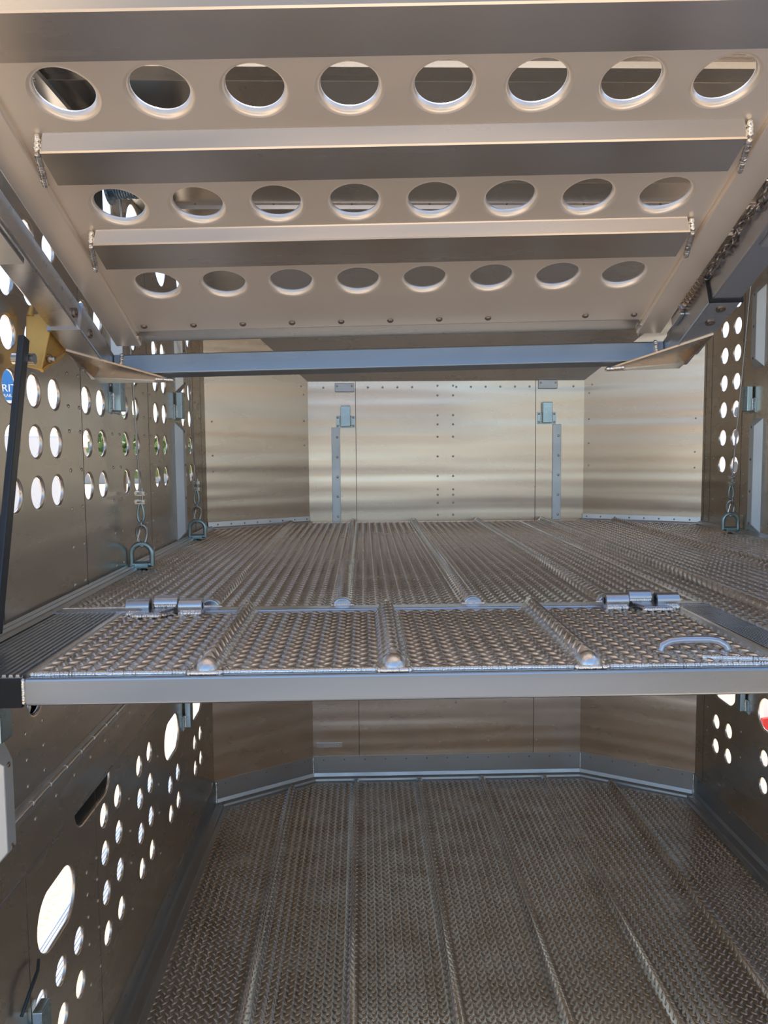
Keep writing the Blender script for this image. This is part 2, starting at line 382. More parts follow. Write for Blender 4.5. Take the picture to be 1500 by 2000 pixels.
# header slope and roof
g = MB(); vs = [(XBL, YB, .37), (XBR, YB, .37), (XR, YC, .81), (XR, 3.835, ZT), (XL, 3.835, ZT), (XL, YC, .81)]
q = [(x, y+.003, z+.003) for x, y, z in vs]; g.add(vs+q, [tuple(range(6)), tuple(range(11, 5, -1))]+[(i, (i+1)%6, (i+1)%6+6, i+6) for i in range(6)])
o = g.build('ceiling', 'sheet'); struct(o)
g = MB(); g.box((XL, 1.72, ZT), (XR, 3.835, ZT+.004)); o = g.build('ceiling', 'sheet'); struct(o)
bow = None
places = ['seen through the nearest row of gate holes', 'between the two nearest rows of gate holes', 'seen through the middle row of gate holes', 'second from the sloping nose header', 'closest to the sloping nose header']
for i, y in enumerate((2.01, 2.385, 2.76, 3.135, 3.51)):
    if not bow:
        g = MB(); pr = [(-.052, 0), (-.052, -.003), (-.030, -.004), (-.026, -.018), (.036, -.022), (.046, -.020), (.050, -.004), (.062, -.003), (.062, 0)]
        g.prism(pr, 0, XL+.002, XR-.002); bow = g.build('roof_bow', 'gate_rib'); ob = bow
        rivets(bow, [(XL+.15+.3*k, -.041, -.003) for k in range(8)], (0, 0, -1), .005, .003, 'screw', 'screw')
    else: ob = copy_tree(bow)
    ob.location = (0, y, ZT); tag(ob, 'aluminium hat section roof bow across the ceiling, '+places[i], 'roof bow', 'roof bows across the ceiling')

# base ledges of the lower floor
def ledge(name, p, q, n, h=.125, side=1):
    p = Vector(p); q = Vector(q); n = Vector(n).normalized(); up = Vector((0,0,1)); d = (q-p).normalized()
    prof = [(0, h), (.004, h), (.006, .03), (.012, .012), (.040, .008), (.042, .014), (.050, .014), (.052, .004), (.072, .002), (.072, 0), (0, 0)]
    g = MB(); k = len(prof); vs = [c + n*a + up*b for c in (p, q) for a, b in prof]
    g.add(vs, [tuple(range(k)), tuple(range(2*k-1, k-1, -1))]+[(i, (i+1)%k, (i+1)%k+k, i+k) for i in range(k)])
    ob = g.build(name, 'ledge'); struct(ob)
    L_ = (q-p).length; m_ = max(2, int(L_/.11)); rivets(ob, [p+d*(L_*(i+.5)/m_)+n*.0045+up*(h-.02-(.0 if i % 3 else .0)) for i in range(m_)], n, .0045, .003, 'screw')
    return ob
ledge('baseboard_front', (XBL, YB, ZF), (XBR, YB, ZF), (0, -1, 0))
ledge('baseboard_front_left', (XL, YC, ZF), (XBL, YB, ZF), on_ang(-1, 0, 0)[1])
ledge('baseboard_front_right', (XR, YC, ZF), (XBR, YB, ZF), on_ang(1, 0, 0)[1])
ledge('baseboard_left', (XL, 1.2, ZF), (XL, YC, ZF), (1, 0, 0), .105)
ledge('baseboard_right', (XR, 1.2, ZF), (XR, YC, ZF), (-1, 0, 0), .12)
g = MB()
for p_ in ((XBL, YB, 0), (XBR, YB, 0), (XL+.01, YC, 0), (XR-.01, YC, 0)):
    g.bead((p_[0], p_[1]-.006, ZF+.01), (p_[0], p_[1]-.006, ZF+.12), .005)
o = g.build('trim_2', 'weld'); struct(o)

# ------------------------------------------------------------------ mid deck (back part) with flap opening
FX0, FX1, FY0, FY1 = -.592, .77, 1.352, 1.885
deck = empty('mid_deck', (0, 2.9, ZD-.03), 'fixed diamond tread aluminium mid deck behind the hinged flap, reaching the front wall', 'deck')
deck.location = (0, 0, 0)
tread('tread_plate', 'deck', XL+.03, .845, lambda x: FY1+.045, lambda x: yback(x, .02), ZD, [-.385, -.056, .272, .612], .045, .020, parent=deck)
tread('tread_plate', 'deck', .845, XR-.03, lambda x: 1.36, lambda x: yback(x, .02), ZD, [.965, 1.337], .045, .020, parent=deck)
g = MB(); g.box((-.76, FY1, ZD-.05), (.845, FY1+.045, ZD+.004)); bev(g.build('hinge_rail', 'bar', deck), .003)
g = MB(); g.box((.846, 1.34, ZD-.05), (XR-.01, 1.36, ZD)); bev(g.build('edge_bar', 'slate', deck), .003)
def grooved(x0, x1, y0, y1, z, n=11):
    g = MB(); w = (x1-x0)/n; poly = [(x0, z-.05)]
    for i in range(n): poly += [(x0+w*i, z+.004), (x0+w*(i+.5), z+.004), (x0+w*(i+.58), z-.001), (x0+w*(i+.92), z-.001)]
    poly += [(x1, z+.004), (x1, z-.05)]
    g.prism(poly, 1, y0, y1); return g
grooved(-.738, -.597, 1.350, FY1, ZD, 12).build('ribbed_strip', 'bar', deck)
grooved(.775, .845, 1.350, FY1+.01, ZD).build('ribbed_strip', 'bar', deck)
g = MB()
for x in (-.785, -.765): g.prism([(x, ZD-.05), (x+.018, ZD-.05), (x+.018, ZD+.003), (x+.012, ZD+.010), (x+.004, ZD+.010), (x, ZD+.016)], 1, 1.335, YC)
g.build('side_rail', 'trim', deck)
g = MB()
g.prism([(XR-.002, ZD-.05), (XR-.03, ZD-.05), (XR-.032, ZD+.006), (XR-.02, ZD+.010), (XR-.014, ZD+.014), (XR-.002, ZD+.02)], 1, 1.36, YC)
g.build('side_rail', 'trim', deck)
g = MB(); g.box((-.745, 1.340, ZD-.052), (-.5965, 1.350, ZD-.003)); g.build('channel_end_shade', 'black', deck)  # black plate stands in for the shade inside the open channel end
for x in (-.385, -.056, .272, .612):
    g = MB(); g.prism([(x+.024*cos(a), ZD+.021*sin(a)) for a in [pi*k/14 for k in range(15)]], 1, FY1+.046, FY1+.070); bev(g.build('rib_end_cap', 'bar', deck), .003)
g = MB()
for x in (-.385, -.056, .272, .612):
    g.bead((x-.03, FY1+.047, ZD+.003), (x+.03, FY1+.047, ZD+.003), .005)
g.bead((-.76, FY1+.047, ZD+.003), (-.40, FY1+.047, ZD+.003), .0035)
g.build('weld', 'weld', deck)
for side, t0, t1 in ((-1, 0.0, 1.0), (1, 0.0, 1.0)):
    p0, n = on_ang(side, t0, ZD+.001, .002); p1, _ = on_ang(side, t1, ZD+.001, .002)
    g = MB(); prof = [(0, .034), (.004, .034), (.006, .010), (.03, .004), (.03, 0), (0, 0)]; k = len(prof)
    vs = [c + n*a + Vector((0,0,b)) for c in (p0, p1) for a, b in prof]
    g.add(vs, [tuple(range(k)), tuple(range(2*k-1, k-1, -1))]+[(i, (i+1)%k, (i+1)%k+k, i+k) for i in range(k)])
    o = g.build('trim_%d' % (4 if side < 0 else 5), 'trim'); struct(o)
    rivets(o, [p0.lerp(p1, (i+.7)/8)+n*.005+Vector((0,0,.02)) for i in range(8)], n, .0045, .002, 'screw')

# ------------------------------------------------------------------ hinged flap at the front of the deck
flap = empty('deck_flap', (0, 0, 0), 'hinged diamond tread flap at the near edge of the mid deck, with grab handle', 'flap')
tread('tread_plate', 'deck', FX0+.004, FX1-.004, lambda x: FY0+.005, lambda x: FY1-.005, ZD+.001, [-.282, .051, .402], .050, .026, parent=flap, bl=.0152, bh=.0045, hw=.0043)
g = MB(); g.box((FX0, FY0-.014, ZD-.049), (FX1, FY0+.031, ZD)); bev(g.build('front_bar', 'slate', flap), .005, 3)
g = MB(); g.bead((FX0+.005, FY0+.004, ZD+.0015), (FX1-.01, FY0+.004, ZD+.0015), .0052, .005)
g.bead((FX0, FY0-.014, ZD-.045), (FX0, FY0-.014, ZD+.0), .0035)
for x in (-.282, .051, .402):
    g.bead((x-.035, FY0+.022, ZD+.003), (x-.026, FY0-.008, ZD+.003), .005); g.bead((x+.035, FY0+.022, ZD+.003), (x+.026, FY0-.008, ZD+.003), .005)
    g.bead((x-.026, FY0-.008, ZD+.004), (x+.026, FY0-.008, ZD+.004), .004)
g.bead((FX1-.15, FY0+.045, ZD+.004), (FX1-.03, FY0+.02, ZD+.004), .006)
g.build('weld', 'weld', flap)
for x in (-.282, .051, .402):     # rounded rib nose caps
    g = MB(); vs = []; n = 16; mm = 7
    for i in range(mm+1):
        ph = (i/mm)*pi/2
        for j in range(n+1):
            th = pi*j/n
            vs.append((x+.025*cos(th)*cos(ph), FY0+.022-.030*sin(ph), ZD+.026*sin(th)*cos(ph)+.001))
    g.add(vs, [(i*(n+1)+j, i*(n+1)+j+1, (i+1)*(n+1)+j+1, (i+1)*(n+1)+j) for i in range(mm) for j in range(n)], True)
    g.build('rib_end_cap', 'weld', flap)
g = MB(); hp = [(.565, 1.455, ZD+.002), (.568, 1.457, ZD+.012), (.585, 1.460, ZD+.019), (.61, 1.461, ZD+.021), (.66, 1.461, ZD+.021), (.678, 1.460, ZD+.018), (.692, 1.457, ZD+.010), (.695, 1.455, ZD+.002)]
g.tube(hp, .0075, 12); g.build('grab_handle', 'bar', flap)
def hinge(xc, flip, label):
    h = empty('hinge', (xc, 1.87, ZD), label, 'hinge', 'hinges of the deck flap')
    r = .019
    for i, dx in enumerate((-.062, .0, .062)):
        yy, zz = (.012, .024) if i == 1 else (-.008, .020)
        g = MB(); g.pipe((dx-.027, yy, zz), (dx+.027, yy, zz), r, .009); g.build('knuckle', 'bar', h)
    g = MB(); g.prism([(-.075, .004), (.035, .004), (.030, .016), (-.072, .012)], 0, -.028, .028)
    g2 = MB(); tt = -.03 if flip > 0 else .03
    g2.add([(-.030, .01, .006), (.030, .01, .006), (.030+tt, -.052, .008), (-.040+tt, -.052, .008), (-.030, .01, .018), (.030, .01, .018), (.026+tt, -.050, .013), (-.036+tt, -.050, .013)],
           [(0,1,2,3), (7,6,5,4), (0,4,5,1), (1,5,6,2), (2,6,7,3), (3,7,4,0)])
    bev(g2.build('tongue', 'bar', h), .002)
    g = MB(); g.bead((-.040+tt, -.055, .006), (.030+tt, -.055, .006), .006); g.bead((.032+tt, -.05, .006), (.034, .0, .006), .005)
    for dx in (-.062, .062): g.bead((dx-.028, -.026, .005), (dx+.028, -.026, .005), .007); g.bead((dx-.026, -.022, .009), (dx+.026, -.022, .009), .006)
    g.bead((-.028, -.006, .020), (.028, -.006, .020), .005)
    g.build('weld', 'weld', h)
    return h
hinge(-.478, 1, 'aluminium three knuckle hinge with welds at the left end of the deck flap')
hinge(.672, -1, 'aluminium three knuckle hinge with welds at the right end of the deck flap')

# ------------------------------------------------------------------ upper ramp gate and its frame (tilted 21 degrees)
GO = Vector((.060, 1.308, .582)); GX = Vector((.9998, -.0090, .0189)).normalized(); GD = Vector((.0152, .9336, -.3580)).normalized()
GD = (GD-GX*GD.dot(GX)).normalized(); GN = GX.cross(GD)
GM = Matrix((GX, GD, GN)).transposed().to_4x4(); GM.translation = GO
gate = empty('ramp_gate', (0, 0, 0), 'raised aluminium ramp gate with three visible rows of round holes, tilted overhead', 'gate'); gate.matrix_world = GM
s6 = .1524
holes = [((i-3.5)*s6, v, .0475, 0, 0) for i in range(8) for v in (-.276, 0, .276, .547)]
sheet([(-.64, -.45), (.64, -.45), (.64, .744), (-.64, .744)], holes, lambda a, b, c: (a, b, c), .003, .0095, .014).build('perforated_sheet', 'gate', gate)
for v0_, v1_, v2_ in ((-.455, -.432, -.345), (-.188, -.165, -.080), (.080, .103, .186), (.341, .362, .449)):
    g = MB(); hw = .613; h = .022; v = (v1_+v2_)/2
    pr = [(v0_, 0), (v0_+.002, -.002), (v1_-.003, -h+.002), (v1_, -h), (v2_-.003, -h), (v2_, -h+.003), (v2_+.004, 0)]
    vs = []
    for sx in (-1, 1):
        for y, z in pr:
            k = (-z)/h; vs.append((sx*(hw-.012*(1-k)+0.0), y, z))
    n = len(pr); g.add(vs, [tuple(range(n)), tuple(range(2*n-1, n-1, -1))]+[(i, (i+1)%n, (i+1)%n+n, i+n) for i in range(n)])
    rb = g.build('cross_rib', 'gate_rib', gate)
    g = MB()
    for sx in (-1, 1):
        g.bead((sx*.610, v0_, -.003), (sx*.616, v1_-.003, -h), .006, .006); g.bead((sx*.617, v1_, -h), (sx*.636, v2_, -h), .006, .006)
    g.build('weld', 'weld', rb)
for sx in (-1, 1):
    g = MB(); a, b = sorted((sx*.6405, sx*.706)); g.box((a, -.45, -.012), (b, .80, .028)); o = bev(g.build('side_rail', 'gate', gate), .004, 3)
g = MB(); g.box((-.64, .7455, .0), (.64, .800, .012)); bev(g.build('end_lip', 'gate_rib', gate), .002)
g = MB()
for x in (-.64, .64):
    g.bead((x, .757, -.006), (x*1.02, .812, -.008), .005)
g.build('weld', 'weld', gate)
rivets(gate, [(-.613+i*.1225, .722, 0) for i in range(11) if i != 8] , (0, 0, -1), .0085, .0055, 'screw', 'screw_head')

gf = empty('gate_frame', (0, 0, 0), 'outer aluminium frame of two arms joined by a cross bar around the raised ramp gate', 'frame'); gf.matrix_world = GM
for sx in (-1, 1):
    a, b = sorted((sx*.722, sx*.790)); g = MB(); g.box((a, -.50, -.074), (b, .862, -.014)); arm = bev(g.build('arm', 'bar', gf), .005, 3)
    v0 = .60 if sx < 0 else .545
    g = MB(); a2, b2 = sorted((sx*.7195, sx*.7925)); g.box((a2, v0, -.077), (b2, .80, -.011)); bev(g.build('sleeve', 'bar', gf), .004, 2)
    g = MB(); g.box((a2-.002, v0-.006, -.079), (b2+.002, v0, -.009)); g.build('joint_strip', 'black' if sx > 0 else 'bar', gf)
    if sx < 0:
        for v in (.56, .655):
            g = MB(); g.cyl((-.7215, v, -.055), (-.716, v, -.055), .011); g.cyl((-.716, v, -.055), (-.714, v, -.055), .0055, 6); g.build('screw', 'screw', gf)
    else:
        for v in (.575, .635):
            g = MB(); g.cyl((.757, v, -.077), (.757, v, -.080), .011); g.cyl((.757, v, -.080), (.757, v, -.0825), .0055, 6); g.build('screw', 'screw', gf)
    a3, b3 = sorted((sx*.735, sx*.80)); g = MB(); g.box((a3, .10, -.080), (b3, .335, -.0745)); pl = g.build('cover_plate', 'trim', gf)
    for v in (.245, .285):
        g = MB(); g.cyl((sx*.775, v, -.080), (sx*.775, v, -.083), .011); g.cyl((sx*.775, v, -.083), (sx*.775, v, -.085), .0055, 6); g.build('screw', 'screw', pl)
    # triangular gusset plate under the corner, with a folded lip
    g = MB(); P = [(sx*.788, .690), (sx*.770, .835), (sx*.570, .868)]
    vs = [(x, y, -.080) for x, y in P]+[(x, y, -.075) for x, y in P]
    g.add(vs, [(0,1,2), (5,4,3), (0,1,4,3), (1,2,5,4), (2,0,3,5)])
    g.add([vs[0], vs[1], (P[1][0]-sx*.02, P[1][1]-.012, -.102), (P[0][0], P[0][1], -.083)], [(0,1,2,3)])
    g.add([vs[1], vs[2], (P[2][0], P[2][1], -.083), (P[1][0]-sx*.02, P[1][1]-.012, -.102)], [(0,1,2,3)])
    g.build('gusset', 'gate_rib', gf)
    for p_, q_ in (((sx*(.70 if sx > 0 else .70), .829, -.068), (sx*.70, .829, -.016)), ((sx*.572, .862, -.079), (sx*.62, .852, -.079))):
        g = MB(); g.bead(p_, q_, .006); g.build('weld', 'weld', gf)
g = MB(); g.box((-.722, -.025, -.0265), (.722, .025, .0265)); cb = bev(g.build('cross_bar', 'slate', gf), .004, 3); cb.location = (0, .857, -.040); cb.rotation_euler = (radians(12), 0, 0)

# chain and spring between the gate and the right arm
ch = empty('chain', (0, 0, 0), 'dark steel chain running beside the right rail of the ramp gate', 'chain'); ch.matrix_world = GM
first = None
for i in range(24):
    if first is None:
        g = MB(); g.tube([(.006*cos(2*pi*k/16), (.011 if abs(2*pi*k/16-pi) < pi/2 else .011)*0+(.0065*sin(2*pi*k/16)+(.005 if sin(2*pi*k/16) > 0 else -.005)), 0) for k in range(16)], .0022, 6, True); first = g.build('link', 'screw', ch); ob = first
    else: ob = first.copy(); COL.objects.link(ob); ob.parent = ch
    ob.location = (.713+.002*sin(i*1.7), .13+i*.0172, -.018-.004*sin(i*.9)); ob.rotation_euler = (0, (i % 2)*1.4+.1*i, random.uniform(-.2, .2))
g = MB(); g.tube([(.712+.010*cos(t*.7), .545+t*.0016, -.012+.010*sin(t*.7)) for t in range(0, 82)], .002, 6)
sp = g.build('spring', 'brown'); sp.matrix_world = GM; tag(sp, 'rusty coil spring below the chain beside the right rail of the ramp gate', 'spring')
g = MB(); g.box((.708, .675, -.03), (.7195, .735, .0)); o = bev(g.build('stop_block', 'trim'), .003); o.matrix_world = GM; tag(o, 'small aluminium stop block under the coil spring at the right arm', 'block')

# yellow bracket and dark strut on the left arm
yb = empty('strut_bracket', (0, 0, 0), 'worn yellow folded bracket bolted outside the left arm of the gate frame', 'bracket')
A = Vector((-.774, 1.850, .316)); B = Vector((-.713, 1.862, .328)); C = Vector((-.741, 1.845, .190)); D = Vector((-.774, 1.833, .198)); E_ = Vector((-.712, 2.005, .283))
g = MB(); th = Vector((.0, .006, 0))
g.add([A, B, C, D]+[p+th for p in (A, B, C, D)], [(0,1,2,3), (7,6,5,4), (0,4,5,1), (1,5,6,2), (2,6,7,3), (3,7,4,0)])
bev(g.build('front_plate', 'yellow', yb), .003)
g = MB(); B2 = B+Vector((-.005, .003, 0)); C2 = C+Vector((-.005, .004, 0)); E2 = E_+Vector((-.005, 0, 0)); ty = Vector((-.006, 0, 0))
g.add([B2, E2, C2]+[p+ty for p in (B2, E2, C2)], [(0,1,2), (5,4,3), (0,1,4,3), (1,2,5,4), (2,0,3,5)])
g.tube([B, B.lerp(E_, .5)+Vector((0,0,.004)), E_, E_.lerp(C, .5)+Vector((0, 0, -.006)), C], .0045, 8)
g.tube([A+Vector((.01, 0, 0)), A+Vector((.014, .002, .022))], [.008, .005], 8)
g.build('side_web', 'yellow', yb)
for c in (Vector((-.714, 1.940, .290)), Vector((-.732, 1.872, .220))):
    g = MB(); g.cyl(c-Vector((.008, 0, 0)), c+Vector((.004, 0, 0)), .011, 6); g.cyl(c+Vector((.004, 0, 0)), c+Vector((.013, 0, 0)), .006, 12); g.build('bolt', 'rivet', yb)
st = empty('strut', (0, 0, 0), 'long dark square strut leaning down from the yellow bracket along the left wall', 'strut')
g = MB(); g.bar((-.739, 1.752, .252), (-.739, 1.560, -.360), .030, .015, (1, 0, 0)); g.build('bar', 'strut', st)
bev(st.children[0], .003)
g = MB(); g.cyl((-.772, 1.768, .208), (-.724, 1.768, .208), .012); g.build('pivot_bolt', 'rivet', st)

# winch drum above the gate, seen through the left gate hole
wd = empty('winch_drum', (-.655, 2.40, .795), 'blue-grey cable drum under the roof, seen through the left hole of the middle gate row', 'winch')
g = MB(); pts = [(-.075+.150*t/220, .042*cos(t*.55), .042*sin(t*.55)) for t in range(221)]; g.tube(pts, .0042, 6); g.build('cable_winding', 'drum', wd)
g = MB(); g.cyl((-.085, 0, 0), (.085, 0, 0), .038); g.cyl((-.09, 0, 0), (-.082, 0, 0), .062, 28); g.cyl((.078, 0, 0), (.086, 0, 0), .062, 28); g.build('spool', 'drum', wd)
g = MB(); g.box((-.17, -.05, .03), (.12, .05, .117)); g.build('mount', 'strut', wd)
g = MB(); g.prism([(-.08, -.08), (.08, -.08), (.08, .085), (.05, .117), (-.05, .117), (-.08, .085)], 0, -.155, -.135)
g.build('side_plate', 'strut', wd)
bm_ = empty('roof_rail', (0, 0, 0), 'long dark rail along the top of the left wall under the roof bows', 'rail')
g = MB(); g.prism([(XL+.001, .862), (XL+.050, .862), (XL+.050, .872), (XL+.012, .876), (XL+.012, ZT-.03), (XL+.001, ZT-.03)], 1, 1.73, 3.80); g.build('channel', 'trim', bm_)
rivets(bm_, [(XL+.030, 1.90+.21*k, .862) for k in range(9)], (0, 0, -1), .008, .004)

# ------------------------------------------------------------------ wall hardware
def frame_at(o, loc, out):    # local: x lateral, y away from viewer into wall, z up ; out = wall normal
    out = Vector(out).normalized(); up = Vector((0,0,1)); xx = (-out).cross(up).normalized()
    m_ = Matrix((xx, -out, up)).transposed().to_4x4(); m_.translation = Vector(loc); o.matrix_world = m_
def latch(label, loc, out, src=None):
    if src is None:
        e = empty('latch_socket', (0,0,0))
        g = MB(); g.box((-.051, -.005, -.032), (.051, 0, .032)); bev(g.build('base_plate', 'zinc', e), .001)
        g = MB(); g.box((-.026, -.030, -.026), (.026, -.0055, .085)); bev(g.build('pocket', 'zinc', e), .003)
        g = MB()
        for sx in (-1, 1): g.bead((sx*.029, -.008, -.024), (sx*.029, -.008, .03), .004)
        g.build('weld', 'weld', e)
        for sx in (-1, 1):
            for z in (-.022, .022): g = MB(); g.dome((sx*.042, -.005, z), (0, -1, 0), .006, .004); g.build('bolt', 'rivet', e)
    else: e = copy_tree(src)
    frame_at(e, loc, out); tag(e, label, 'latch socket', 'latch sockets on the walls'); return e
L0 = latch('blue zinc latch socket on the left half of the front wall above the deck', (-.094, YB, .155), (0, -1, 0))
latch('blue zinc latch socket on the right half of the front wall above the deck', (.995, YB, .168), (0, -1, 0), L0)
latch('zinc latch socket on the left wall between hole columns, nearer the yellow bracket', (XL, 2.505, .155), (1, 0, 0), L0)
latch('zinc latch socket on the left wall at the top of the far pale post', (XL, 3.335, .165), (1, 0, 0), L0)
latch('zinc latch socket on the right wall just above the tall pale post', (XR, 3.445, .185), (-1, 0, 0), L0)
latch('dark zinc latch socket on the lower left wall beside the far large oval hole', (XL, 3.33, -1.16), (1, 0, 0), L0)
latch('dark zinc latch socket on the lower right wall between two large oval holes', (XR, 3.43, -1.165), (-1, 0, 0), L0)
latch('zinc latch socket on the left wall under the dark open channel end', (XL+.032, 1.553, -.55), (1, 0, 0), L0)
latch('dark zinc latch socket at the bottom left, under the nearest large oval hole', (XL, 1.755, -1.375), (1, 0, 0), L0)

def post(label, loc, out, L_, w=.085, name='rub_post', hh=.03, cat='post', m='pale', scr=True):
    e = empty(name, (0,0,0), label, cat, 'pale rub posts')
    pr = [(-w/2, 0), (-w*.22, -hh), (w*.22, -hh), (w/2, 0)]
    g = MB(); c = hh*1.2 if hh > .01 else 0; vs = []
    for z0, sg in ((0, 1), (L_, -1)):
        vs += [(x, y, z0+sg*(c if y < 0 else 0)) for x, y in pr]
    g.add(vs, [(0,1,2,3), (7,6,5,4), (0,4,5,1), (1,5,6,2), (2,6,7,3), (3,7,4,0)])
    bev(g.build('channel', m, e), .002)
    if scr:
        k = max(2, int(L_/.105))
        for i in range(k):
            g = MB(); g.dome((.0, -hh, .04+(L_-.08)*i/(k-1)), (0, -1, 0), .006, .003); g.build('screw', 'screw', e)
    frame_at(e, loc, out); return e
post('tall pale grey post on the left wall beside the far left tie ring', (XL, 3.335, -.375), (1, 0, 0), .50)
post('tall pale grey post on the right wall, standing on the deck', (XR, 3.375, -.372), (-1, 0, 0), .50)
post('short pale grey post end high on the right wall above the latch socket', (XR, 3.38, .345), (-1, 0, 0), .35)
post('dark grey post end high on the left wall above the nearer latch socket', (XL, 2.535, .245), (1, 0, 0), .35, m='trim')
post('dark grey post end high on the left wall above the far latch socket', (XL, 3.37, .25), (1, 0, 0), .35, m='trim')
post('pale post on the lower left wall below the dark open channel end', (XL+.0345, 1.548, -.835), (1, 0, 0), .25)
def strip(label, loc, L_, w=.046):
    e = empty('flat_strip', (0,0,0), label, 'strip', 'flat strips on the front wall')
    g = MB(); g.box((-w/2, -.010, 0), (w/2, 0, L_)); bev(g.build('bar', 'pale', e), .002)
    for i in range(5): g = MB(); g.dome((.008, -.010, .03+.107*i), (0, -1, 0), .007, .004); g.build('screw', 'rivet', e)
    frame_at(e, loc, (0, -1, 0))
strip('pale vertical flat strip with five rivets on the left half of the front wall', (-.148, YB, ZD+.003), .51)
strip('pale vertical flat strip with five rivets on the right half of the front wall', (1.052, YB, ZD+.003), .52)
for x, z, lb in ((-.098, .337, 'left'), (1.000, .349, 'right')):
    e = empty('rivet_plate', (0,0,0), 'small pale rectangular plate with two rivets at the top of the front wall, %s one' % lb, 'plate', 'plates above the latch sockets')
    g = MB(); g.box((-.052, -.012, -.024), (.052, 0, .024)); bev(g.build('plate', 'pale', e), .004)
    for sx in (-1, 1): g = MB(); g.dome((sx*.04, -.012, .008), (0, -1, 0), .006, .004); g.build('rivet', 'rivet', e)
    frame_at(e, (x, YB, z), (0, -1, 0))
e = empty('rivet_plate', (0,0,0), 'small flat plate low on the left of the front wall just above the base ledge', 'plate')
g = MB(); g.box((-.072, -.006, -.013), (.072, 0, .013)); bev(g.build('plate', 'trim', e), .001)
for x in (-.04, .05): g = MB(); g.dome((x, -.006, 0), (0, -1, 0), .006, .004); g.build('rivet', 'rivet', e)
frame_at(e, (-.205, YB, -1.632), (0, -1, 0))

# side hatch on the left wall below the deck
hx = XL+.030
sh = empty('side_hatch', (0, 0, 0), 'dark aluminium side panel with a long piano hinge on the left wall below the deck', 'side panel')
sheet([(1.0, -.925), (YC-.02, -.925), (YC-.02, ZD-.055), (1.0, ZD-.055)], [(1.768, -.554, .040, 0, 0)], lambda a, b, c: (hx-c, a, b), .003).build('panel', 'sheet', sh)
g = MB(); g.box((XL+.001, 1.0, -.932), (hx+.002, YC-.02, -.925)); g.build('bottom_flange', 'bar', sh)
g = MB()
g.tube([(hx+.002, 1.0, -.785), (hx+.002, YC-.02, -.785)], .005, 8)
for k in range(29): g.tube([(hx+.002, 1.02+.1*k, -.785), (hx+.002, 1.065+.1*k, -.785)], .0062, 8)
g.box((hx, 1.0, -.806), (hx+.0015, YC-.02, -.764)); g.build('piano_hinge', 'trim', sh)
rivets(sh, [(hx, y, z) for y in (1.80, 1.71) for z in (-.62, -.68, -.74)]+[(hx, y, z) for y in (2.15, 2.31) for z in (-.50, -.56, -.62, -.68)]+[(hx, 1.5+.12*k, -.83) for k in range(12)], (1, 0, 0), .005, .003)
g = MB(); g.box((XL-.05, 2.01, -1.032), (XL-.009, 2.385, -.89)); o = g.build('trim_3', 'black'); struct(o)  # black block stands in for the shade in the closed cutout
# latch wire near the bottom left
g = MB(); g.tube([(XL+.012, 1.665, -1.25), (XL+.02, 1.69, -1.215), (XL+.022, 1.735, -1.19), (XL+.012, 1.765, -1.185)], .004, 8); o = g.build('hook_rod', 'strut'); tag(o, 'thin dark hooked rod on the lower left wall above the bottom latch socket', 'rod')

# ------------------------------------------------------------------ tie rings, cables
def tie_ring(loc, rz, label, src=None):
    if src is None:
        e = empty('tie_ring')
        pts = [(-.034, 0, .006), (-.034, 0, .045)]+[(-.034*cos(a), 0, .045+.034*sin(a)) for a in [pi*k/12 for k in range(1, 12)]]+[(.034, 0, .045), (.034, 0, .006)]
        g = MB(); g.tube(pts, .0090, 14); g.tube([(-.034, 0, .010), (.034, 0, .010)], .0085, 10); g.build('ring', 'ring', e)
        g = MB(); g.prism([(-.014, 0), (-.014, .014), (-.006, .021), (.006, .021), (.014, .014), (.014, .0)], 0, -.022, .022); g.box((-.026, -.024, 0), (.026, .018, .004))
        bev(g.build('clamp', 'ring', e), .0015)
    else: e = copy_tree(src)
    e.location = loc; e.rotation_euler = (0, 0, rz); tag(e, label, 'tie ring', 'tie rings on the deck edges'); return e
T0 = tie_ring((-.740, 2.60, ZD+.006), 0, 'steel D-shaped tie ring on the left deck edge, nearest the hinges')
tie_ring((-.737, 3.46, ZD+.006), 0, 'steel D-shaped tie ring in the far left corner of the deck', T0)
tie_ring((1.668, 3.50, ZD+.010), 0, 'steel D-shaped tie ring on the right deck edge', T0)
